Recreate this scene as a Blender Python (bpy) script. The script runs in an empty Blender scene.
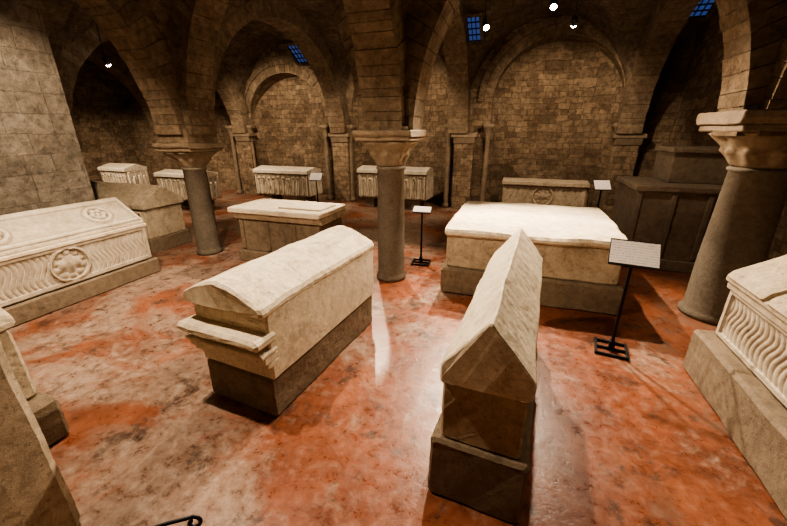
import bpy, bmesh, math, random
from mathutils import Vector, Matrix, noise
random.seed(4)
SC=bpy.context.scene
try:
    SC.view_settings.view_transform='AgX'; SC.view_settings.look='AgX - Medium High Contrast'
except Exception: pass

# ------------------------------------------------------------ materials
def newmat(name):
    m=bpy.data.materials.new(name);m.use_nodes=True
    nt=m.node_tree;nt.nodes.clear()
    o=nt.nodes.new('ShaderNodeOutputMaterial');b=nt.nodes.new('ShaderNodeBsdfPrincipled')
    nt.links.new(b.outputs[0],o.inputs[0]);return m,nt,b
def N(nt,t,**k):
    n=nt.nodes.new(t)
    for a,v in k.items(): setattr(n,a,v)
    return n
def noise_n(nt,vec,scale,detail=6,rough=.6,dist=0):
    n=N(nt,'ShaderNodeTexNoise');n.inputs['Scale'].default_value=scale;n.inputs['Detail'].default_value=detail
    n.inputs['Roughness'].default_value=rough;n.inputs['Distortion'].default_value=dist
    nt.links.new(vec,n.inputs['Vector']);return n.outputs[0]
def ramp(nt,fac,stops):
    r=N(nt,'ShaderNodeValToRGB');e=r.color_ramp.elements
    while len(e)<len(stops): e.new(.5)
    for i,(p,c) in enumerate(stops):
        e[i].position=p;e[i].color=(c[0],c[1],c[2],1) if len(c)==3 else c
    nt.links.new(fac,r.inputs[0]);return r.outputs[0]
def mix(nt,fac,a,b,mode='MIX'):
    m=N(nt,'ShaderNodeMix',data_type='RGBA',blend_type=mode)
    for i,v in ((0,fac),(6,a),(7,b)):
        if hasattr(v,'is_linked'): nt.links.new(v,m.inputs[i])
        else: m.inputs[i].default_value=v if i==0 else (v[0],v[1],v[2],1)
    return m.outputs[2]
def bump(nt,b,h,strength,dist=.02,prev=None):
    n=N(nt,'ShaderNodeBump');n.inputs['Strength'].default_value=strength;n.inputs['Distance'].default_value=dist
    nt.links.new(h,n.inputs['Height'])
    if prev: nt.links.new(prev,n.inputs['Normal'])
    nt.links.new(n.outputs[0],b.inputs['Normal']);return n.outputs[0]
G=lambda v:(v,v,v)
def stone(name,light,dark,stain=(.09,.07,.05),stain_amt=.5,scale=1.0,pit=.3,rough=.8,cavity_shade=False,streak=0):
    m,nt,b=newmat(name);tc=N(nt,'ShaderNodeTexCoord').outputs['Object']
    n1=noise_n(nt,tc,2.2*scale,8,.65,.3);n2=noise_n(nt,tc,11*scale,6,.7);n3=noise_n(nt,tc,70,4,.7)
    c=mix(nt,ramp(nt,n1,[(.35,G(0)),(.65,G(1))]),dark,light)
    c=mix(nt,.35,c,ramp(nt,n2,[(.3,[x*.5 for x in dark]),(.6,light)]))
    s=ramp(nt,noise_n(nt,tc,4.5*scale,9,.78,.5),[(.50,G(0)),(.66,G(stain_amt))])
    c=mix(nt,s,c,stain)
    s=ramp(nt,noise_n(nt,tc,24*scale,6,.8,.2),[(.56,G(0)),(.64,G(stain_amt))])
    c=mix(nt,s,c,[x*.8 for x in stain])
    n5=noise_n(nt,tc,1.6*scale,9,.7,.8)
    ab=N(nt,'ShaderNodeMath',operation='SUBTRACT');ab.inputs[1].default_value=.5;nt.links.new(n5,ab.inputs[0])
    a2=N(nt,'ShaderNodeMath',operation='ABSOLUTE');nt.links.new(ab.outputs[0],a2.inputs[0])
    c=mix(nt,ramp(nt,a2.outputs[0],[(0,G(.5)),(.006,G(0))]),c,[x*.5 for x in stain])
    if cavity_shade:
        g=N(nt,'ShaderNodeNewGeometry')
        c=mix(nt,.85,c,ramp(nt,g.outputs['Pointiness'],[(.44,(.12,.09,.06)),(.50,(.75,.72,.68)),(.54,G(1))]),'MULTIPLY')  # shade in carved recesses painted into the base colour
    nt.links.new(c,b.inputs['Base Color']);b.inputs['Roughness'].default_value=rough
    b.inputs['Specular IOR Level'].default_value=.25
    p=bump(nt,b,n2,.6*pit,.02);bump(nt,b,n3,.8*pit,.006,p)
    return m
def bricks(name,c1,c2,mortar,w=.52,h=.25,ms=.012,bumpk=.8,island=False,stain=.6,warp=.13,patch=.5):
    m,nt,b=newmat(name);tcn=N(nt,'ShaderNodeTexCoord');tc=tcn.outputs['Object'];uv=tcn.outputs['UV']
    nw=N(nt,'ShaderNodeTexNoise');nw.inputs['Scale'].default_value=2.4;nw.inputs['Detail'].default_value=6;nw.inputs['Roughness'].default_value=.6;nt.links.new(uv,nw.inputs['Vector'])
    vm=N(nt,'ShaderNodeVectorMath',operation='SCALE');vm.inputs['Scale'].default_value=warp;nt.links.new(nw.outputs[1],vm.inputs[0])
    va=N(nt,'ShaderNodeVectorMath',operation='ADD');nt.links.new(uv,va.inputs[0]);nt.links.new(vm.outputs[0],va.inputs[1])
    n1=noise_n(nt,tc,1.1,7,.7,.4);n2=noise_n(nt,tc,9,7,.75)
    if island:
        g=N(nt,'ShaderNodeNewGeometry');f=g.outputs['Random Per Island']
        c=ramp(nt,f,[(0,c2),(.5,[(x+y)/2 for x,y in zip(c1,c2)]),(1,c1)])
    else:
        br=N(nt,'ShaderNodeTexBrick');br.offset=.42;br.squash=.6;br.squash_frequency=3;br.offset_frequency=2
        br.inputs['Color1'].default_value=(*c1,1);br.inputs['Color2'].default_value=(*c2,1);br.inputs['Mortar'].default_value=(*mortar,1)
        br.inputs['Scale'].default_value=1;br.inputs['Mortar Size'].default_value=ms;br.inputs['Brick Width'].default_value=w;br.inputs['Row Height'].default_value=h
        br.inputs['Mortar Smooth'].default_value=.9
        nt.links.new(va.outputs[0],br.inputs['Vector']);c=br.outputs[0];h_=br.outputs[1]
        b2=N(nt,'ShaderNodeTexBrick');b2.offset=.37;b2.squash=1.5;b2.squash_frequency=2
        b2.inputs['Color1'].default_value=(*[x*.92 for x in c1],1);b2.inputs['Color2'].default_value=(*[x*.8 for x in c2],1);b2.inputs['Mortar'].default_value=(*mortar,1)
        b2.inputs['Scale'].default_value=1;b2.inputs['Mortar Size'].default_value=ms*1.4;b2.inputs['Brick Width'].default_value=w*1.45;b2.inputs['Row Height'].default_value=h*1.5;b2.inputs['Mortar Smooth'].default_value=.9
        nt.links.new(va.outputs[0],b2.inputs['Vector'])
        sel=ramp(nt,noise_n(nt,tc,.8,3,.5),[(.50,G(0)),(.54,G(1))])
        c=mix(nt,sel,c,b2.outputs[0]);h_=mix(nt,sel,h_,b2.outputs[1])
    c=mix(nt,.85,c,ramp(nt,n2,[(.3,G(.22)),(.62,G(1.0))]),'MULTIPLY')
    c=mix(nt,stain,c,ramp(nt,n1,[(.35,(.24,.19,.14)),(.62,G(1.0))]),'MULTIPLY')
    c=mix(nt,ramp(nt,noise_n(nt,tc,3.5,8,.75,.3),[(.52,G(0)),(.66,G(patch))]),c,mortar)
    nt.links.new(c,b.inputs['Base Color']);b.inputs['Roughness'].default_value=.92
    b.inputs['Specular IOR Level'].default_value=.15
    if island: bump(nt,b,n2,.8,.06)
    else:
        inv=N(nt,'ShaderNodeMath',operation='SUBTRACT');inv.inputs[0].default_value=1;nt.links.new(h_,inv.inputs[1])
        p=bump(nt,b,n2,1,.08);bump(nt,b,inv.outputs[0],bumpk,.025,p)
    return m
def plain(name,c,rough=.5,metal=0,emit=None,es=0):
    m,nt,b=newmat(name);b.inputs['Base Color'].default_value=(*c,1);b.inputs['Roughness'].default_value=rough;b.inputs['Metallic'].default_value=metal
    if emit: b.inputs['Emission Color'].default_value=(*emit,1);b.inputs['Emission Strength'].default_value=es
    else:
        tc=N(nt,'ShaderNodeTexCoord').outputs['Object'];bump(nt,b,noise_n(nt,tc,40),.1,.005)
    return m
M_wall=bricks('wall_rubble_ashlar',(.45,.325,.21),(.24,.17,.11),(.18,.132,.088),w=.33,h=.165,bumpk=.6,warp=.17)
M_wallL=bricks('wall_left_ashlar',(.45,.385,.31),(.36,.305,.24),(.25,.205,.16),w=.62,h=.30,ms=.010,bumpk=.4,stain=.35,warp=.07,patch=.3)
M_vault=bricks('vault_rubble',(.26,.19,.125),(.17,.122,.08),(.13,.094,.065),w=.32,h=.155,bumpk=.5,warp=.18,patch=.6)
M_vous=bricks('voussoir_stone',(.30,.22,.145),(.22,.16,.105),(.14,.103,.073),island=True)
M_cream=stone('cream_limestone',(.70,.605,.46),(.54,.45,.325),stain=(.22,.155,.095),stain_amt=.5,pit=.35)
M_cream2=stone('weathered_limestone',(.49,.40,.285),(.32,.25,.17),stain_amt=.6,pit=.45)
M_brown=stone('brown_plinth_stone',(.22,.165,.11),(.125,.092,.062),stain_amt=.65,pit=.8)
M_marble=stone('old_marble',(.68,.60,.48),(.50,.42,.31),stain=(.2,.15,.1),stain_amt=.4,cavity_shade=True)
M_col=stone('column_granite',(.155,.127,.096),(.09,.072,.053),stain_amt=.5,scale=2,pit=.6)
M_cap=stone('capital_stone',(.235,.172,.113),(.135,.098,.065),stain_amt=.5,scale=2,pit=.6)
M_dark=stone('dark_stone',(.26,.205,.15),(.15,.115,.085),stain_amt=.5)
M_iron=plain('black_iron',(.012,.012,.013),.45,.6)
def papermat():
    m,nt,b=newmat('placard_text');tc=N(nt,'ShaderNodeTexCoord').outputs['UV']
    sep=N(nt,'ShaderNodeSeparateXYZ');nt.links.new(tc,sep.inputs[0])
    mu=N(nt,'ShaderNodeMath',operation='MULTIPLY');mu.inputs[1].default_value=9;nt.links.new(sep.outputs[1],mu.inputs[0])
    fr=N(nt,'ShaderNodeMath',operation='FRACT');nt.links.new(mu.outputs[0],fr.inputs[0])
    gt=N(nt,'ShaderNodeMath',operation='GREATER_THAN');gt.inputs[1].default_value=.76;nt.links.new(fr.outputs[0],gt.inputs[0])
    mp=N(nt,'ShaderNodeMapping');mp.inputs['Scale'].default_value=(26,9,1);nt.links.new(tc,mp.inputs[0])
    n=noise_n(nt,mp.outputs[0],1.6,2,.5);g2=N(nt,'ShaderNodeMath',operation='GREATER_THAN');g2.inputs[1].default_value=.5;nt.links.new(n,g2.inputs[0])
    a=N(nt,'ShaderNodeMath',operation='MULTIPLY');nt.links.new(gt.outputs[0],a.inputs[0]);nt.links.new(g2.outputs[0],a.inputs[1])
    c=mix(nt,a.outputs[0],(.88,.80,.77),(.42,.36,.34));nt.links.new(c,b.inputs['Base Color']);b.inputs['Roughness'].default_value=.6
    return m
M_paper=papermat()
def floormat():
    m,nt,b=newmat('terracotta_polished_floor');tc=N(nt,'ShaderNodeTexCoord').outputs['Object']
    n2=noise_n(nt,tc,1.3,9,.68,.4);n3=noise_n(nt,tc,9,8,.75,.3);n4=noise_n(nt,tc,.8,10,.72,.6)
    c=ramp(nt,n2,[(.32,(.055,.018,.010)),(.45,(.13,.036,.016)),(.58,(.22,.066,.029)),(.72,(.30,.115,.06))])
    c=mix(nt,.35,c,ramp(nt,n3,[(.3,(.05,.022,.013)),(.52,(.20,.072,.036)),(.75,(.36,.21,.14))]))
    sep=N(nt,'ShaderNodeSeparateXYZ');nt.links.new(tc,sep.inputs[0])
    mr=N(nt,'ShaderNodeMapRange');mr.inputs[1].default_value=-.4;mr.inputs[2].default_value=-2.2;mr.inputs[3].default_value=-.09;mr.inputs[4].default_value=.035;nt.links.new(sep.outputs[0],mr.inputs[0])
    ad=N(nt,'ShaderNodeMath',operation='ADD');nt.links.new(n4,ad.inputs[0]);nt.links.new(mr.outputs[0],ad.inputs[1])
    w=ramp(nt,ad.outputs[0],[(.46,G(0)),(.58,G(.72))])
    grey=ramp(nt,n3,[(.3,(.085,.058,.043)),(.5,(.25,.185,.14)),(.7,(.40,.33,.265))])
    c=mix(nt,w,c,grey)
    d=ramp(nt,noise_n(nt,tc,3.0,9,.75,.25),[(.54,G(0)),(.62,G(.8))])
    c=mix(nt,d,c,(.045,.026,.02))
    d=ramp(nt,noise_n(nt,tc,13,7,.75,.2),[(.58,G(0)),(.64,G(.6))])
    c=mix(nt,d,c,(.05,.03,.022))
    mr2=N(nt,'ShaderNodeMapRange');mr2.inputs[1].default_value=.8;mr2.inputs[2].default_value=2.2;mr2.inputs[3].default_value=-.05;mr2.inputs[4].default_value=.05;nt.links.new(sep.outputs[0],mr2.inputs[0])
    a2=N(nt,'ShaderNodeMath',operation='ADD');nt.links.new(noise_n(nt,tc,1.4,9,.78,.3),a2.inputs[0]);nt.links.new(mr2.outputs[0],a2.inputs[1])
    c=mix(nt,ramp(nt,a2.outputs[0],[(.52,G(0)),(.64,G(.6))]),c,(.14,.088,.062))
    nt.links.new(c,b.inputs['Base Color'])
    r=ramp(nt,n3,[(.3,G(.2)),(.5,G(.34)),(.7,G(.55))]);nt.links.new(r,b.inputs['Roughness'])
    b.inputs['Specular IOR Level'].default_value=.42
    p=bump(nt,b,n3,.3,.012);bump(nt,b,n2,.2,.03,p)
    return m
M_floor=floormat()

# ------------------------------------------------------------ mesh helpers
class MB:
    def __init__(s,name,mats):
        s.name=name;s.bm=bmesh.new();s.uv=s.bm.loops.layers.uv.new('UVMap');s.mats=mats
    def face(s,vs,mi=0,uvs=None,smooth=False):
        try:f=s.bm.faces.new(vs)
        except ValueError:return None
        f.material_index=mi;f.smooth=smooth
        if uvs:
            for l,u in zip(f.loops,uvs): l[s.uv].uv=u
        return f
    def prism(s,prof,x0,x1,mi=0,step=.1,r=.012,M=None,amp=.0,cap=True):
        M=M or Matrix.Identity(4)
        P=[]
        n=len(prof);cy=sum(p[0] for p in prof)/n;cz=sum(p[1] for p in prof)/n
        for i in range(n):
            a=Vector(prof[i]);b=Vector(prof[(i+1)%n]);L=(b-a).length;e=min(r,L*.3)
            d=(b-a)/L if L else Vector((0,0))
            a2=a+d*e;b2=b-d*e
            k=max(1,int(math.ceil(L/step)))
            for j in range(k+1): P.append(a2.lerp(b2,j/k))
        sy=max(abs(p[0]-cy) for p in prof);sz=max(abs(p[1]-cz) for p in prof)
        xs=[x0,x0+r];k=max(1,int((x1-x0)/step))
        xs+= [x0+r+(x1-x0-2*r)*j/k for j in range(1,k)]+[x1-r,x1]
        rings=[]
        for i,x in enumerate(xs):
            kk=(i in(0,len(xs)-1))
            ring=[]
            for p in P:
                y,z=p
                if kk: y=cy+(y-cy)*(1-r/sy);z=cz+(z-cz)*(1-r/sz)
                v=M@Vector((x,y,z))
                if amp:
                    q=v*2.2;v=v+Vector((noise.noise(q),noise.noise(q+Vector((9,3,1))),noise.noise(q+Vector((2,7,5)))))*amp
                    q=v*15.0;v=v+Vector((noise.noise(q),noise.noise(q+Vector((9,3,1))),noise.noise(q+Vector((2,7,5)))))*amp*.3
                ring.append(s.bm.verts.new(v))
            rings.append(ring)
        m=len(P)
        for i in range(len(rings)-1):
            for j in range(m):
                s.face([rings[i][j],rings[i][(j+1)%m],rings[i+1][(j+1)%m],rings[i+1][j]],mi)
        if cap:
            s.face(rings[0][::-1],mi);s.face(rings[-1],mi)
    def box(s,x0,x1,y0,y1,z0,z1,mi=0,**k):
        s.prism([(y0,z0),(y1,z0),(y1,z1),(y0,z1)],x0,x1,mi,**k)
    def relief(s,o,u,v,n,W,H,fn,nx,nz,mi=0,amp=.003):
        o,u,v,n=map(Vector,(o,u,v,n));g=[]
        for j in range(nz+1):
            row=[]
            for i in range(nx+1):
                a=W*i/nx;c=H*j/nz;edge=(i in(0,nx) or j in(0,nz))
                d=-.01 if edge else fn(a,c)
                if not edge: d+=noise.noise(Vector((a*9,c*9,W)))*amp
                row.append(s.bm.verts.new(o+u*a+v*c+n*d))
            g.append(row)
        for j in range(nz):
            for i in range(nx):
                s.face([g[j][i],g[j][i+1],g[j+1][i+1],g[j+1][i]],mi,smooth=True)
    def lathe(s,pts,cx,cy,mi=0,seg=40,sq=None):
        rings=[]
        for (r,z,q) in pts:
            ring=[]
            for i in range(seg):
                t=2*math.pi*i/seg;c,d=math.cos(t),math.sin(t)
                k=1/max(abs(c),abs(d))
                rr=r*((1-q)+q*min(k,1.38))
                ring.append(s.bm.verts.new((cx+rr*c,cy+rr*d,z)))
            rings.append(ring)
        for a,b in zip(rings,rings[1:]):
            for i in range(seg):
                s.face([a[i],a[(i+1)%seg],b[(i+1)%seg],b[i]],mi,smooth=True)
        s.face(rings[0][::-1],mi);s.face(rings[-1],mi)
    def done(s,loc=(0,0,0),rot=0,boxuv=True,parent=None,recalc=True):
        if recalc: bmesh.ops.recalc_face_normals(s.bm,faces=s.bm.faces)
        s.bm.normal_update()
        if boxuv:
            for f in s.bm.faces:
                n=f.normal
                for l in f.loops:
                    c=l.vert.co
                    if abs(n.z)>.75: l[s.uv].uv=(c.x,c.y)
                    elif abs(n.x)>abs(n.y): l[s.uv].uv=(c.y,c.z)
                    else: l[s.uv].uv=(c.x,c.z)
        me=bpy.data.meshes.new(s.name);s.bm.to_mesh(me);s.bm.free()
        for m in s.mats: me.materials.append(m)
        o=bpy.data.objects.new(s.name,me);SC.collection.objects.link(o)
        o.location=loc;o.rotation_euler=(0,0,rot)
        if parent:o.parent=parent
        return o

# ------------------------------------------------------------ room shell
AX=[-18.4,-14.3,-10.15,-6.02,-1.92,2.66,6.9]
BY=[-1.0,5.5,12.0]
ZS=2.35;HV=2.95
BACK=12.0
def cell(v,E):
    for i in range(len(E)-1):
        if E[i]<=v<=E[i+1]: return E[i],E[i+1]
    return (E[0],E[1]) if v<E[0] else (E[-2],E[-1])
def arc(t):
    t=min(1,abs(t));return (1-t**2.1)**.52
def vz(a,b):
    a0,a1=cell(a,AX);b0,b1=cell(b,BY)
    ta=(a-(a0+a1)/2)/((a1-a0)/2);tb=(b-(b0+b1)/2)/((b1-b0)/2)
    return ZS+HV*max(arc(ta),arc(tb))
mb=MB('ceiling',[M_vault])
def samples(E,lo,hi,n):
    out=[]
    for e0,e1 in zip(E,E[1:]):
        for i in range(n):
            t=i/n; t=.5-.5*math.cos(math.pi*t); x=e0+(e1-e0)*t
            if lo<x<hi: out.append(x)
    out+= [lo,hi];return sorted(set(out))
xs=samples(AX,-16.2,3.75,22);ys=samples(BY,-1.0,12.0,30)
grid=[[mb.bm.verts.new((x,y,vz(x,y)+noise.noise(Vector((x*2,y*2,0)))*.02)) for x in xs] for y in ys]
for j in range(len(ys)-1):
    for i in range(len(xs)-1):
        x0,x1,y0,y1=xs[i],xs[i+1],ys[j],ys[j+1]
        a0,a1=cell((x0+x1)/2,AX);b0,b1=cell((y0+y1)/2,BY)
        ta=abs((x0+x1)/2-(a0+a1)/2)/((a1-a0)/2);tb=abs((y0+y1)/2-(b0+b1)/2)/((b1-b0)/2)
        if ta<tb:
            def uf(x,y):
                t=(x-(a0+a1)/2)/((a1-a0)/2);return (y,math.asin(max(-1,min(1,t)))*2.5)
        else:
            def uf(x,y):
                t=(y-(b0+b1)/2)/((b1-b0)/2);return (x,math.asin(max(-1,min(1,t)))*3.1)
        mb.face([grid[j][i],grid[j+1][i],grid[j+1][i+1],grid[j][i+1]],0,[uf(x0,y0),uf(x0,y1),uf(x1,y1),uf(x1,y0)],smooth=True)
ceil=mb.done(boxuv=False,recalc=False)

mb=MB('floor',[M_floor])
v=[mb.bm.verts.new(p) for p in((-16.3,-1.2,0),(3.9,-1.2,0),(3.9,13,0),(-16.3,13,0))];mb.face(v);mb.done(boxuv=False)

NICHE=[(-12.2,1.4,2.9,1.4),(-8.25,1.6,2.9,1.45),(-3.95,1.7,3.1,1.6),(.72,1.72,3.25,1.62)]
ND=.75
mb=MB('wall_back',[M_wall])
edges=sorted([-16.2,3.75]+[q[0]-q[1] for q in NICHE]+[q[0]+q[1] for q in NICHE])
for e0,e1 in zip(edges,edges[1:]):
    mid=(e0+e1)/2;nic=[q for q in NICHE if abs(mid-q[0])<q[1]]
    if nic:
        c,r,NSP,NH=nic[0];K=28
        al=[math.pi*(1-i/K) for i in range(K+1)]
        pts=[(c+r*math.cos(t),NSP+NH*math.sin(t)) for t in al]
        def bk(x): return BACK+.1+ND*math.sqrt(max(0,1-((x-c)/r)**2))
        for (xa,za),(xb,zb) in zip(pts,pts[1:]):
            vs=[mb.bm.verts.new(p) for p in((xa,BACK,za),(xb,BACK,zb),(xb,BACK,6),(xa,BACK,6))];mb.face(vs)
            vs=[mb.bm.verts.new(p) for p in((xa,BACK,za),(xa,bk(xa),za),(xb,bk(xb),zb),(xb,BACK,zb))];mb.face(vs)
            vs=[mb.bm.verts.new(p) for p in((xa,bk(xa),0),(xb,bk(xb),0),(xb,bk(xb),zb),(xa,bk(xa),za))];mb.face(vs)
        for x,sg in((c-r,1),(c+r,-1)):
            vs=[mb.bm.verts.new(p) for p in((x,BACK,0),(x,bk(x),0),(x,bk(x),NSP),(x,BACK,NSP))]
            mb.face(vs if sg<0 else vs[::-1])
    else:
        vs=[mb.bm.verts.new(p) for p in((e0,BACK,0),(e1,BACK,0),(e1,BACK,6),(e0,BACK,6))];mb.face(vs)
wb=mb.done(recalc=False)
def wallbox(name,a0,a1,b0,b1,mat,z1=5.9):
    mb=MB(name,[mat]);mb.box(a0,a1,b0,b1,0,z1,step=50,r=.001);return mb.done()
wallbox('wall_right',3.75,4.1,-1.2,12.9,M_wall)
wallbox('wall_front',-16.2,4.1,-1.4,-1.0,M_wall)
wallbox('wall_left',-8.3,-7.25,-1.0,4.35,M_wallL)
wallbox('wall_left_return',-16.2,-8.3,3.95,4.35,M_wall)
wallbox('wall_far_left',-16.5,-16.2,3.9,12.9,M_wall)

def voussoirs(mb,cx,cz,ri,hi,ro,ho,n,P,W0,W1,gap=.004,t0=0,t1=math.pi):
    ws=[random.uniform(.65,1.35) for _ in range(n)];S=sum(ws);acc=0
    for i in range(n):
        ta=t0+(t1-t0)*acc/S;acc+=ws[i];tb=t0+(t1-t0)*acc/S
        jit=random.uniform(-.010,.012)
        g=gap/((ri+ro)/2)
        vs=[]
        for w in(W0-jit,W1+jit):
            for t in(ta+g,(ta+tb)/2,tb-g):
                for (r,h) in((ri-jit*.6,hi-jit*.6),(ro,ho)):
                    vs.append(mb.bm.verts.new(P(cx+r*math.cos(t),cz+h*math.sin(t),w)))
        q=lambda w,k,o:vs[w*6+k*2+o]
        for k in(0,1):
            mb.face([q(0,k,0),q(0,k,1),q(0,k+1,1),q(0,k+1,0)])
            mb.face([q(1,k,0),q(1,k+1,0),q(1,k+1,1),q(1,k,1)])
            mb.face([q(0,k,0),q(0,k+1,0),q(1,k+1,0),q(1,k,0)])
            mb.face([q(0,k,1),q(1,k,1),q(1,k+1,1),q(0,k+1,1)])
        mb.face([q(0,0,0),q(1,0,0),q(1,0,1),q(0,0,1)])
        mb.face([q(0,2,0),q(0,2,1),q(1,2,1),q(1,2,0)])
mb=MB('arch_voussoirs',[M_vous])
P=lambda u,z,w:(u,w,z)
for c,r,NSP,NH in NICHE:
    voussoirs(mb,c,NSP,r-.02,NH-.02,r+.24,NH+.24,33,P,BACK-.05,BACK+.08)
    voussoirs(mb,c,NSP,r+.245,NH+.245,r+.42,NH+.40,41,P,BACK-.09,BACK+.08)
mb.done(parent=wb)
mb=MB('transverse_ribs',[M_vous])
HW=.29
for i in range(1,6):
    a=AX[i]
    if a>3.7 or a<-16: continue
    for b0,b1 in zip(BY,BY[1:]):
        if a<-6.5 and b0<0: continue
        c=(b0+b1)/2;r=(b1-b0)/2
        voussoirs(mb,c,ZS,r-.42,HV-.38,r+.02,HV+.06,52,lambda u,z,w:(w,u,z),a-HW,a+HW)
for i in range(len(AX)-1):
    a0,a1=AX[i],AX[i+1]
    if a1>3.7: continue
    if a0<-16: continue
    c=(a0+a1)/2;r=(a1-a0)/2
    voussoirs(mb,c,ZS,r-.42,HV-.40,r+.02,HV+.06,42,lambda u,z,w:(u,w,z),5.5-HW,5.5+HW)
c=(AX[5]+AX[6])/2;r=(AX[6]-AX[5])/2
voussoirs(mb,c,ZS,r-.42,HV-.40,r+.02,HV+.06,16,lambda u,z,w:(u,w,z),5.5-HW,5.5+HW,t0=math.pi*.66,t1=math.pi)
mb.done(parent=ceil)

mb=MB('respond_piers',[M_wall,M_cap])
for a in(-10.15,-6.02,-1.72,2.72):
    mb.box(a-.3,a+.3,BACK-.25,BACK+.05,0,ZS-.15,0,step=1)
    mb.prism([(BACK-.36,ZS-.12),(BACK+.05,ZS-.12),(BACK+.05,ZS),(BACK-.36,ZS)],a-.4,a+.4,1)
    mb.prism([(BACK-.28,ZS-.3),(BACK+.05,ZS-.3),(BACK+.05,ZS-.12),(BACK-.34,ZS-.12)],a-.33,a+.33,1)
for c,r,_,_ in NICHE:
    for sg in(-1,1):
        x=c+sg*(r+.02)
        mb.lathe([(.11,0,1),(.11,.12,1),(.08,.14,0),(.085,.2,0),(.075,1.75,0),(.07,2.2,0),(.09,2.22,0),(.08,2.25,0),(.14,2.5,.8),(.17,2.52,1),(.17,2.62,1)],x,BACK-.12,1,seg=20)
mb.done(parent=wb)

# ------------------------------------------------------------ columns
def column(name,a,b,r0,r1,zc,zab,ztop,wab,corinth=False,rotc=0):
    mb=MB(name,[M_col,M_cap,M_vous])
    mb.lathe([(r0*1.12,0,0),(r0*1.14,.05,0),(r0*1.05,.09,0),(r0,.13,0),(r0*.995,zc*.4,0),(r1,zc-.06,0),(r1*1.08,zc-.05,0),(r1*1.1,zc-.02,0),(r1,zc,0)],0,0,0,seg=48)
    seg=64;rows=14;rings=[]
    for j in range(rows+1):
        t=j/rows;z=zc+(zab-zc)*t;q=min(1,t*1.25)
        rb=r1*1.0+(wab*.90-r1)*(t**1.6)
        ring=[]
        for i in range(seg):
            th=2*math.pi*i/seg;c,d=math.cos(th),math.sin(th)
            k=min(1/max(abs(c),abs(d)),1.36);rr=rb*((1-q)+q*k)
            if t<.97:
                leaf=(abs(math.cos(th*4+ (math.pi/2 if t>.5 else 0)))**2)*( .035+.05*((t*2)%1.0)**2 )
                rr+=leaf*(1 if corinth else .6)*(1 if t>.02 else 0)
            ring.append(mb.bm.verts.new((rr*c,rr*d,z)))
        rings.append(ring)
    for p,q in zip(rings,rings[1:]):
        for i in range(seg): mb.face([p[i],p[(i+1)%seg],q[(i+1)%seg],q[i]],1,smooth=True)
    mb.face(rings[0][::-1],1);mb.face(rings[-1],1)
    h=ztop-zab;w=wab
    mb.box(-w,w,-w,w,zab,zab+h*.35,1,step=.07,amp=.010)
    mb.prism([(-w,zab+h*.35),(w,zab+h*.35),(w*1.08,zab+h*.6),(w*1.08,ztop),(-w*1.08,ztop),(-w*1.08,zab+h*.6)],-w*1.08,w*1.08,1,step=.07,amp=.012)
    mb.box(-.36,.36,-.36,.36,ztop,max(ZS+.1,ztop+.05),2,step=.2,amp=.004)
    return mb.done(loc=(a,b,0),rot=rotc)
column('stone_column',-1.92,5.45,.225,.215,1.90,2.27,2.42,.42)
column('stone_column.001',-6.02,5.5,.22,.205,1.76,2.05,2.2,.40)
column('engaged_stone_column',2.76,5.62,.33,.29,2.0,2.40,2.62,.54,corinth=True)
column('stone_column.002',-10.15,5.5,.22,.20,1.76,2.05,2.2,.40)
column('stone_column.003',-14.3,5.5,.22,.20,1.76,2.05,2.2,.40)

# ------------------------------------------------------------ sarcophagi
def R(y0,y1,z0,z1): return [(y0,z0),(y1,z0),(y1,z1),(y0,z1)]
rd=math.radians
mb=MB('gabled_sarcophagus',[M_cream2,M_cream,M_brown])
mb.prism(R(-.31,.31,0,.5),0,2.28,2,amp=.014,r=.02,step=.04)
mb.prism(R(-.25,.25,.5,.97),.04,2.22,0,amp=.014,r=.015,step=.04)
mb.prism([(-.265,.96),(.265,.96),(.27,1.09),(0,1.43),(-.27,1.09)],.01,2.26,1,step=.04,amp=.014,r=.012)
mb.done(loc=(-.05,1.76,0),rot=rd(90-3.6))
mb=MB('moulded_gabled_sarcophagus',[M_brown,M_cream,M_cream])
mb.prism(R(-.40,.40,0,.40),.05,1.95,0,step=.04,amp=.012,r=.02)
mb.prism(R(-.415,.42,.40,1.04),.06,1.97,1,step=.05,amp=.006,r=.015)
mb.prism(R(-.42,.425,.54,.60),.0,.14,1,step=.05,amp=.006)
mb.prism(R(-.425,.435,.60,.67),-.03,.14,1,step=.05,amp=.006)
mb.prism(R(-.43,.445,.67,.71),-.06,.14,1,step=.05,amp=.006,r=.01)
mb.prism(R(-.44,.455,.77,.86),-.11,.14,1,step=.03,amp=.014,r=.025)
mb.prism(R(.40,.455,.77,.86),.1,1.97,1,step=.05,amp=.010,r=.02)
mb.prism([(-.425,1.02),(.435,1.02),(.435,1.11),(.26,1.21),(.04,1.28),(-.15,1.24),(-.43,1.10)],-.02,2.0,1,step=.04,amp=.018,r=.025)
mb.done(loc=(-2.19,2.0,0),rot=rd(90-4.5))

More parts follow.
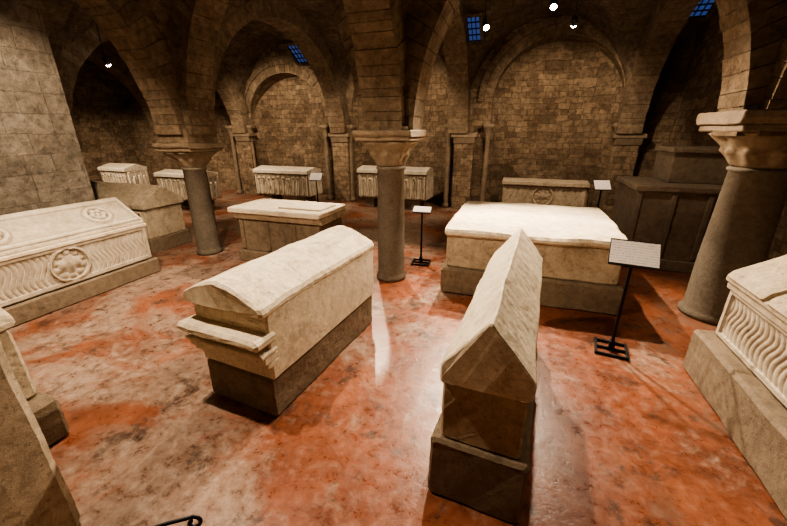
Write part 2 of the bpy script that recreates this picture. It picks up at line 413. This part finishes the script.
def strigil(W,H,freq=9,med=True,frame=.06,dep=.02):
    def fn(a,c):
        if a<frame or a>W-frame or c<frame or c>H-frame: return .03
        if med:
            dx=a-W/2;dz=c-H/2;rr=math.hypot(dx,dz)
            R0=H*.40
            if rr<R0*1.12:
                if rr>R0*.98: return .045
                th=math.atan2(dz,dx)
                body=math.exp(-((dx/.05)**2+((dz)/.12)**2))*.065
                wing=math.exp(-(((abs(dx)-.10)/.05)**2+((dz-.03+abs(dx)*.3)/.08)**2))*.055
                leaf=.028*abs(math.sin(th*5))*abs(math.sin(rr*28))
                return max(body,wing,leaf)
        t=(c-frame)/(H-2*frame)
        s=math.sin(t*math.pi*2)*.04*(1 if a<W/2 else -1)
        return dep*abs(math.sin((a+s)*math.pi*freq))**.7
    return fn
def figures(W,H,n,base=.0):
    rnd=random.Random(int(W*100)+n);ph=[(rnd.uniform(-.02,.02),rnd.uniform(.85,1.05),rnd.uniform(-1,1)) for _ in range(n)]
    cw=(W-.12)/n
    def fn(a,c):
        if a<.05 or a>W-.05 or c<.04 or c>H-.05: return .06
        i=min(n-1,int((a-.06)/cw));i=max(0,i);o,s,q=ph[i]
        dx=a-.06-cw*(i+.5)-o;z=c/H
        d=0
        hd=1-((dx-q*.01)/.05)**2-((c-H*.80*s)/.06)**2
        if hd>0:d=max(d,.11*math.sqrt(hd))
        w=.05+.03*(1-z)
        if .05<z<.74*s:
            t=1-(dx/(w+.015*math.sin(z*9+q*3)))**2
            if t>0:d=max(d,.10*math.sqrt(t)+.01*math.sin(dx*120+z*8*q))
        ar=1-((dx-q*.07)/.05)**2-((c-H*.5)/.12)**2
        if ar>0:d=max(d,.07*math.sqrt(ar))
        e=abs((a-.06)/cw-round((a-.06)/cw))*cw
        if e<.016:d=max(d,.06)
        return d
    return fn
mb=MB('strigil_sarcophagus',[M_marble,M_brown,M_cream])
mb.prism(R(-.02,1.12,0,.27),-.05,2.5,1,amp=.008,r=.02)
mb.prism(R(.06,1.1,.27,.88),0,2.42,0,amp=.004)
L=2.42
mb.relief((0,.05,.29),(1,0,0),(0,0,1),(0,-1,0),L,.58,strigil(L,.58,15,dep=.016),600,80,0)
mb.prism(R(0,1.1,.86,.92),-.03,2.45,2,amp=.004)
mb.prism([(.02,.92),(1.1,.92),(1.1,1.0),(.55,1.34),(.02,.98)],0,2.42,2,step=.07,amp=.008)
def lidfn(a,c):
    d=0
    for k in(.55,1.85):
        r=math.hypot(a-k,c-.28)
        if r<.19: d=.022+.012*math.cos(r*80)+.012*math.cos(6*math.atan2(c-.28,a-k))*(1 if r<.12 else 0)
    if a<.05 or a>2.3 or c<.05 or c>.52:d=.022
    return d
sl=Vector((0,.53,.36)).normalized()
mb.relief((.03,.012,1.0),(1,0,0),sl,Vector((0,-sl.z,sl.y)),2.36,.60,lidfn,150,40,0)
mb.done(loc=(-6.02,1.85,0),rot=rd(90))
mb=MB('pitched_roof_sarcophagus',[M_cream2,M_brown])
mb.prism(R(0,.98,0,.3),0,2.2,1,amp=.008)
mb.prism(R(.05,.93,.3,.92),.05,2.15,0,amp=.008)
mb.prism([(0,.92),(.98,.92),(.98,1.02),(.49,1.36),(0,1.02)],0,2.2,0,amp=.010)
mb.relief((.1,.045,.34),(1,0,0),(0,0,1),(0,-1,0),2.0,.54,lambda a,c:.03 if (a<.06 or a>1.94 or c<.06 or c>.48 or abs(a-1)<.04) else 0,100,30,0)
mb.done(loc=(-9.22,5.0,0))
mb=MB('slab_topped_tomb',[M_cream,M_brown,M_cream2])
mb.prism(R(.0,.95,0,.22),0,1.9,1,amp=.01)
mb.prism(R(.07,.9,.22,.85),.08,1.82,1,amp=.008)
for x in(.08,.66,1.24,1.74): mb.prism(R(.04,.93,.25,.82),x,x+.09,1)
mb.prism([(.03,.85),(.92,.85),(.98,.97),(-.03,.97)],.0,1.9,2,amp=.006)
mb.prism(R(-.06,1.0,.97,1.07),-.06,1.9,0,amp=.006,r=.02)
mb.prism(R(.18,.78,1.07,1.10),.9,1.8,0,amp=.004)
mb.done(loc=(-5.05,5.28,0))
mb=MB('large_block_tomb',[M_brown,M_cream2,M_cream])
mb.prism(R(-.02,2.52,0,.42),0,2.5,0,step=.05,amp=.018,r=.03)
mb.prism(R(.06,2.46,.42,.93),.06,2.42,1,step=.05,amp=.018,r=.02)
mb.prism([(.0,.93),(2.5,.93),(2.5,1.03),(2.2,1.09),(.3,1.09),(.0,1.03)],.03,2.46,2,step=.05,amp=.026,r=.03)
mb.done(loc=(-.98,5.12,0))
def carved(name,a,b,L,D,H,nf,legs=True,top=.0,rot=0,mat=M_marble,st=False):
    mb=MB(name,[mat,M_brown])
    z0=.34 if legs else .3
    if legs:
        for x in(.2,L-.5): 
            mb.box(x,x+.3,.1,D-.1,0,z0-.04,1);mb.box(x-.04,x+.34,.06,D-.06,z0-.06,z0,1)
    else: mb.box(-.05,L+.05,-.03,D+.02,0,z0,1,amp=.008)
    mb.box(0,L,.05,D,z0,H-.14,0)
    h=H-.14-z0
    mb.relief((0,.04,z0+.01),(1,0,0),(0,0,1),(0,-1,0),L,h-.02,(strigil(L,h,7,True,.06) if st else figures(L,h,nf)),int(L*90),46,0)
    mb.relief((L-.01,.04,z0+.01),(0,1,0),(0,0,1),(1,0,0),D-.05,h-.02,figures(D-.05,h,3),60,36,0)
    mb.prism([(-.06,H-.14),(D+.02,H-.14),(D+.02,H-.03),(D*.5,H+top),(-.06,H-.03)],-.03,L+.03,0,amp=.004)
    return mb.done(loc=(a,b,0),rot=rot)
carved('figured_relief_sarcophagus',-8.65,10.35,2.1,.85,1.22,10,top=.06)
carved('figured_relief_sarcophagus.001',-5.0,10.95,2.3,.8,1.28,9,top=.06)
carved('fluted_relief_sarcophagus',-.4,11.15,2.25,.7,1.08,8,legs=False,st=True,top=.02,mat=M_cream2)
carved('figured_relief_sarcophagus.002',-10.95,8.5,1.7,.8,1.2,8,legs=True,top=.05)
carved('figured_relief_sarcophagus.003',-14.6,9.2,1.3,.8,1.2,8,legs=False,top=.1)
mb=MB('stepped_wall_monument',[M_dark,M_cream2])
mb.box(0,1.7,0,1.5,0,.2,0,amp=.01)
mb.box(.06,1.7,.06,1.5,.2,1.42,0,amp=.006)
mb.box(.0,1.7,.0,1.5,1.42,1.52,0,amp=.008)
for x in(.06,.58,1.1): mb.box(x,x+.08,.02,.1,.25,1.38,0)
mb.box(.62,1.7,.55,1.5,1.52,2.05,0,amp=.006)
mb.box(.56,1.7,.48,1.5,2.05,2.14,0,amp=.006)
mb.done(loc=(1.98,7.35,0))
mb=MB('gabled_strigil_sarcophagus',[M_marble,M_brown,M_cream2])
mb.prism(R(-.02,1.3,0,.48),-.08,2.7,1,amp=.014,r=.03,step=.05)
mb.prism(R(.16,1.2,.48,1.0),.02,2.5,0,amp=.004)
mb.relief((.02,.15,.49),(1,0,0),(0,0,1),(0,-1,0),2.48,.50,strigil(2.48,.5,15,False,.05,.014),620,70,0)
mb.relief((.03,1.18,.49),(0,-1,0),(0,0,1),(-1,0,0),1.0,.50,strigil(1.0,.5,15,False,.05,.014),250,70,0)
mb.prism(R(.1,1.25,.98,1.05),-.02,2.55,2,amp=.004)
mb.prism([(.08,1.05),(1.26,1.05),(1.26,1.10),(.67,1.46),(.08,1.10)],-.03,2.56,2,amp=.006)
for x in(.0,.62,1.24,1.86): mb.prism([(.06,1.10),(.1,1.16),(.62,1.47),(.62,1.43),(.1,1.09)],x,x+.56,2,amp=.004)
mb.done(loc=(1.93,4.02,0),rot=rd(-90))
mb=MB('rough_stone_sarcophagus',[M_cream2,M_brown])
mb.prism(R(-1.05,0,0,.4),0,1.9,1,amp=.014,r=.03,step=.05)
mb.prism(R(-.95,-.14,.4,1.02),.04,1.8,0,amp=.014,r=.03,step=.05)
mb.prism([(-1.0,1.02),(-.10,1.02),(-.10,1.10),(-.55,1.32),(-1.0,1.10)],.01,1.85,0,amp=.012,r=.03,step=.05)
mb.done(loc=(-3.32,1.31,0),rot=rd(-90))
mb=MB('tall_pale_stone_sarcophagus',[M_cream2,M_cream])
mb.prism([(-.80,0),(0,0),(-.02,.9),(-.04,1.42),(-.4,1.55),(-.78,1.42)],0,1.5,0,step=.05,amp=.014,r=.04)
mb.done(loc=(-2.40,.84,0),rot=rd(-90))

def stand(name,a,b,zt,w=.42,h=.3,rot=0,tilt=50):
    mb=MB(name,[M_iron,M_paper])
    zb=zt-.16
    for y in(-.15,.0,.15): mb.box(-.17,.17,y-.012,y+.012,.0,.03,0,step=1,r=.002)
    for x in(-.17,.145): mb.box(x,x+.025,-.17,.17,.0,.035,0,step=1,r=.002)
    mb.box(-.015,.015,-.015,.015,.03,zb,0,step=1,r=.002)
    mb.box(-.03,.03,-.03,.03,.03,.12,0,step=1,r=.002)
    Mx=Matrix.Translation((0,0,zb+.01))@Matrix.Rotation(rd(tilt),4,'X')
    mb.prism(R(-h/2,h/2,-.012,.008),-w/2,w/2,0,step=1,r=.002,M=Mx)
    v=[mb.bm.verts.new(Mx@Vector(p)) for p in((-w/2+.008,-h/2+.02,.0125),(w/2-.008,-h/2+.02,.0125),(w/2-.008,h/2-.02,.0125),(-w/2+.008,h/2-.02,.0125))]
    mb.face(v,1,[(0,0),(1,0),(1,1),(0,1)])
    return mb.done(loc=(a,b,0),rot=rot,boxuv=False,recalc=True)
stand('information_stand',1.25,4.19,1.34,rot=rd(-8),tilt=44,w=.46,h=.32)
stand('information_stand.001',-1.61,6.31,1.2,rot=rd(5),w=.34,h=.24,tilt=18)
stand('information_stand.002',-5.9,9.8,1.25,rot=rd(5),w=.4)
stand('information_stand.003',2.0,10.2,1.3,rot=rd(15),w=.4)

cu=bpy.data.curves.new('iron_handrail','CURVE');cu.dimensions='3D';cu.bevel_depth=.008;cu.bevel_resolution=3
cur=[(-1.32,.50,0.0),(-1.32,.50,.86),(-1.27,.57,.90),(-1.19,.63,.91),(-1.12,.68,.91)]
for i in range(16):
    t=i/15*math.pi*1.9; r=.035*(1-i/24)
    cur.append((-1.115+r*math.sin(t)*.8,.685+r*math.sin(t)*.5,.875+r*math.cos(t)))
sp=cu.splines.new('POLY');sp.points.add(len(cur)-1)
for p,q in zip(sp.points,cur): p.co=(*q,1)
sp=cu.splines.new('POLY');sp.points.add(2)
for p,q in zip(sp.points,[(-1.32,.5,.86),(-1.34,.0,1.0),(-1.36,-.9,1.3)]): p.co=(*q,1)
cu.materials.append(M_iron);o=bpy.data.objects.new('iron_handrail',cu);SC.collection.objects.link(o)

M_win=plain('dusk_window_glass',(.02,.04,.12),.3,0,(.10,.18,.55),.3)
def window(name,a,b,w,h,rotx):
    mb=MB(name,[M_win,M_iron,M_vault])
    mb.box(-w/2,w/2,.0,.02,-h/2,h/2,0,step=1,r=.001)
    for i in range(4):
        x=-w/2+w*i/3;mb.box(x-.01,x+.01,-.03,-.005,-h/2,h/2,1,step=1,r=.001)
    for i in range(5):
        z_=-h/2+h*i/4;mb.box(-w/2,w/2,-.03,-.005,z_-.01,z_+.01,1,step=1,r=.001)
    for x0,x1,z0,z1 in((-w/2-.08,-w/2,-h/2-.08,h/2+.08),(w/2,w/2+.08,-h/2-.08,h/2+.08),(-w/2,w/2,h/2,h/2+.08),(-w/2,w/2,-h/2-.08,-h/2)):
        mb.box(x0,x1,-.07,.1,z0,z1,2,step=1,r=.001)
    o=mb.done(loc=(a,b,vz(a,b)-.09));o.rotation_euler=(rotx,0,0);return o
window('window_1',-6.75,10.7,.34,.7,rd(57))
window('window_2',-1.46,10.4,.30,.75,rd(58))
window('window_3',3.2,10.3,.34,.6,rd(60))

M_bulb=plain('lamp_glass',(1,1,1),.3,0,(1,.85,.65),140)
def spotfix(name,pos,tgt,rod=True):
    mb=MB(name,[M_iron,M_bulb])
    mb.lathe([(.03,-.02,0),(.05,0,0),(.055,.14,0),(.045,.15,0)],0,0,0,seg=16)
    mb.lathe([(.045,-.03,0),(.048,-.022,0)],0,0,1,seg=16)
    o=mb.done();d=Vector(tgt)-Vector(pos);o.rotation_euler=(-d).to_track_quat('Z','Y').to_euler();o.location=pos
    if rod:
        top=vz(pos[0],pos[1])
        m2=MB('rod',[M_iron]);m2.box(-.007,.007,-.007,.007,0,top-pos[2]+.05,0,step=9,r=.001)
        r=m2.done();r.parent=o;r.matrix_parent_inverse=(Matrix.Translation(o.location)@o.rotation_euler.to_matrix().to_4x4()).inverted()
        r.location=Vector(pos)-d.normalized()*.12
    return o
WARM=(1,.80,.58)
K=1.25
def spot(name,pos,tgt,e,ang=110,blend=.6,col=WARM,size=.05,fix=True):
    l=bpy.data.lights.new(name,'SPOT');l.energy=e*K;l.spot_size=rd(ang);l.spot_blend=blend;l.color=col;l.shadow_soft_size=size
    o=bpy.data.objects.new(name,l);SC.collection.objects.link(o);d=(Vector(tgt)-Vector(pos)).normalized()
    o.location=Vector(pos)+d*.06;o.rotation_euler=d.to_track_quat('-Z','Y').to_euler()
    if fix: spotfix('spotlight_fixture',pos,tgt)
def point(name,pos,e,size=.5,col=WARM):
    l=bpy.data.lights.new(name,'POINT');l.energy=e*K;l.color=col;l.shadow_soft_size=size
    o=bpy.data.objects.new(name,l);SC.collection.objects.link(o);o.location=pos
spot('spot_key',(-.87,7.74,4.2),(1.4,3.4,0),2100,76,.5)
spot('spot_key_b',(.22,7.09,4.25),(.2,2.8,0),1400,80,.4)
spot('spot_mid',(-3.35,8.06,4.2),(-2.4,3.4,0),1400,84,.4)
spot('spot_front_left',(-2.8,1.7,4.5),(-3.0,2.9,0),750,115,.5)
spot('spot_left_wall',(-4.6,2.6,4.4),(-7.0,3.0,.7),700,105,.5)
spot('spot_right',(1.0,1.9,4.5),(2.4,2.8,0.3),110,80)
spot('fill_spot_monument',(.9,6.0,4.6),(2.6,7.6,1.0),200,70)  # added fill spot, no such lamp seen; brightens the dark monument
spot('niche_spot',(.7,9.0,4.4),(.8,12.5,1.3),480,105)
spot('niche_spot_b',(-3.9,9.0,4.4),(-3.9,12.5,1.2),460,105)
spot('niche_spot_c',(-8.2,8.8,4.4),(-8.2,12.5,1.2),640,105)
spot('spot_left_bay',(-9.5,6.8,3.9),(-10.8,9.2,.5),600,100)
spot('spot_far_bay',(-13.0,6.8,3.7),(-14.0,8.9,.8),700,100)
point('ambient_a',(-2.6,2.2,3.0),18)
point('ambient_b',(-4.,8.2,2.6),32)
point('ambient_c',(.4,8.6,2.6),30)
point('ambient_d',(2.2,2.2,3.0),12)
point('ambient_e',(-8.,7.4,2.6),28)
w=bpy.data.worlds.new('World');SC.world=w;w.use_nodes=True
w.node_tree.nodes['Background'].inputs[0].default_value=(.05,.06,.1,1);w.node_tree.nodes['Background'].inputs[1].default_value=.3

cd=bpy.data.cameras.new('camera');cam=bpy.data.objects.new('camera',cd);SC.collection.objects.link(cam)
cd.sensor_width=36;cd.lens=36*355/787;cd.clip_start=.05
cam.location=(0,0,2.4);cam.rotation_euler=(rd(90-20.3),0,rd(19));SC.camera=cam
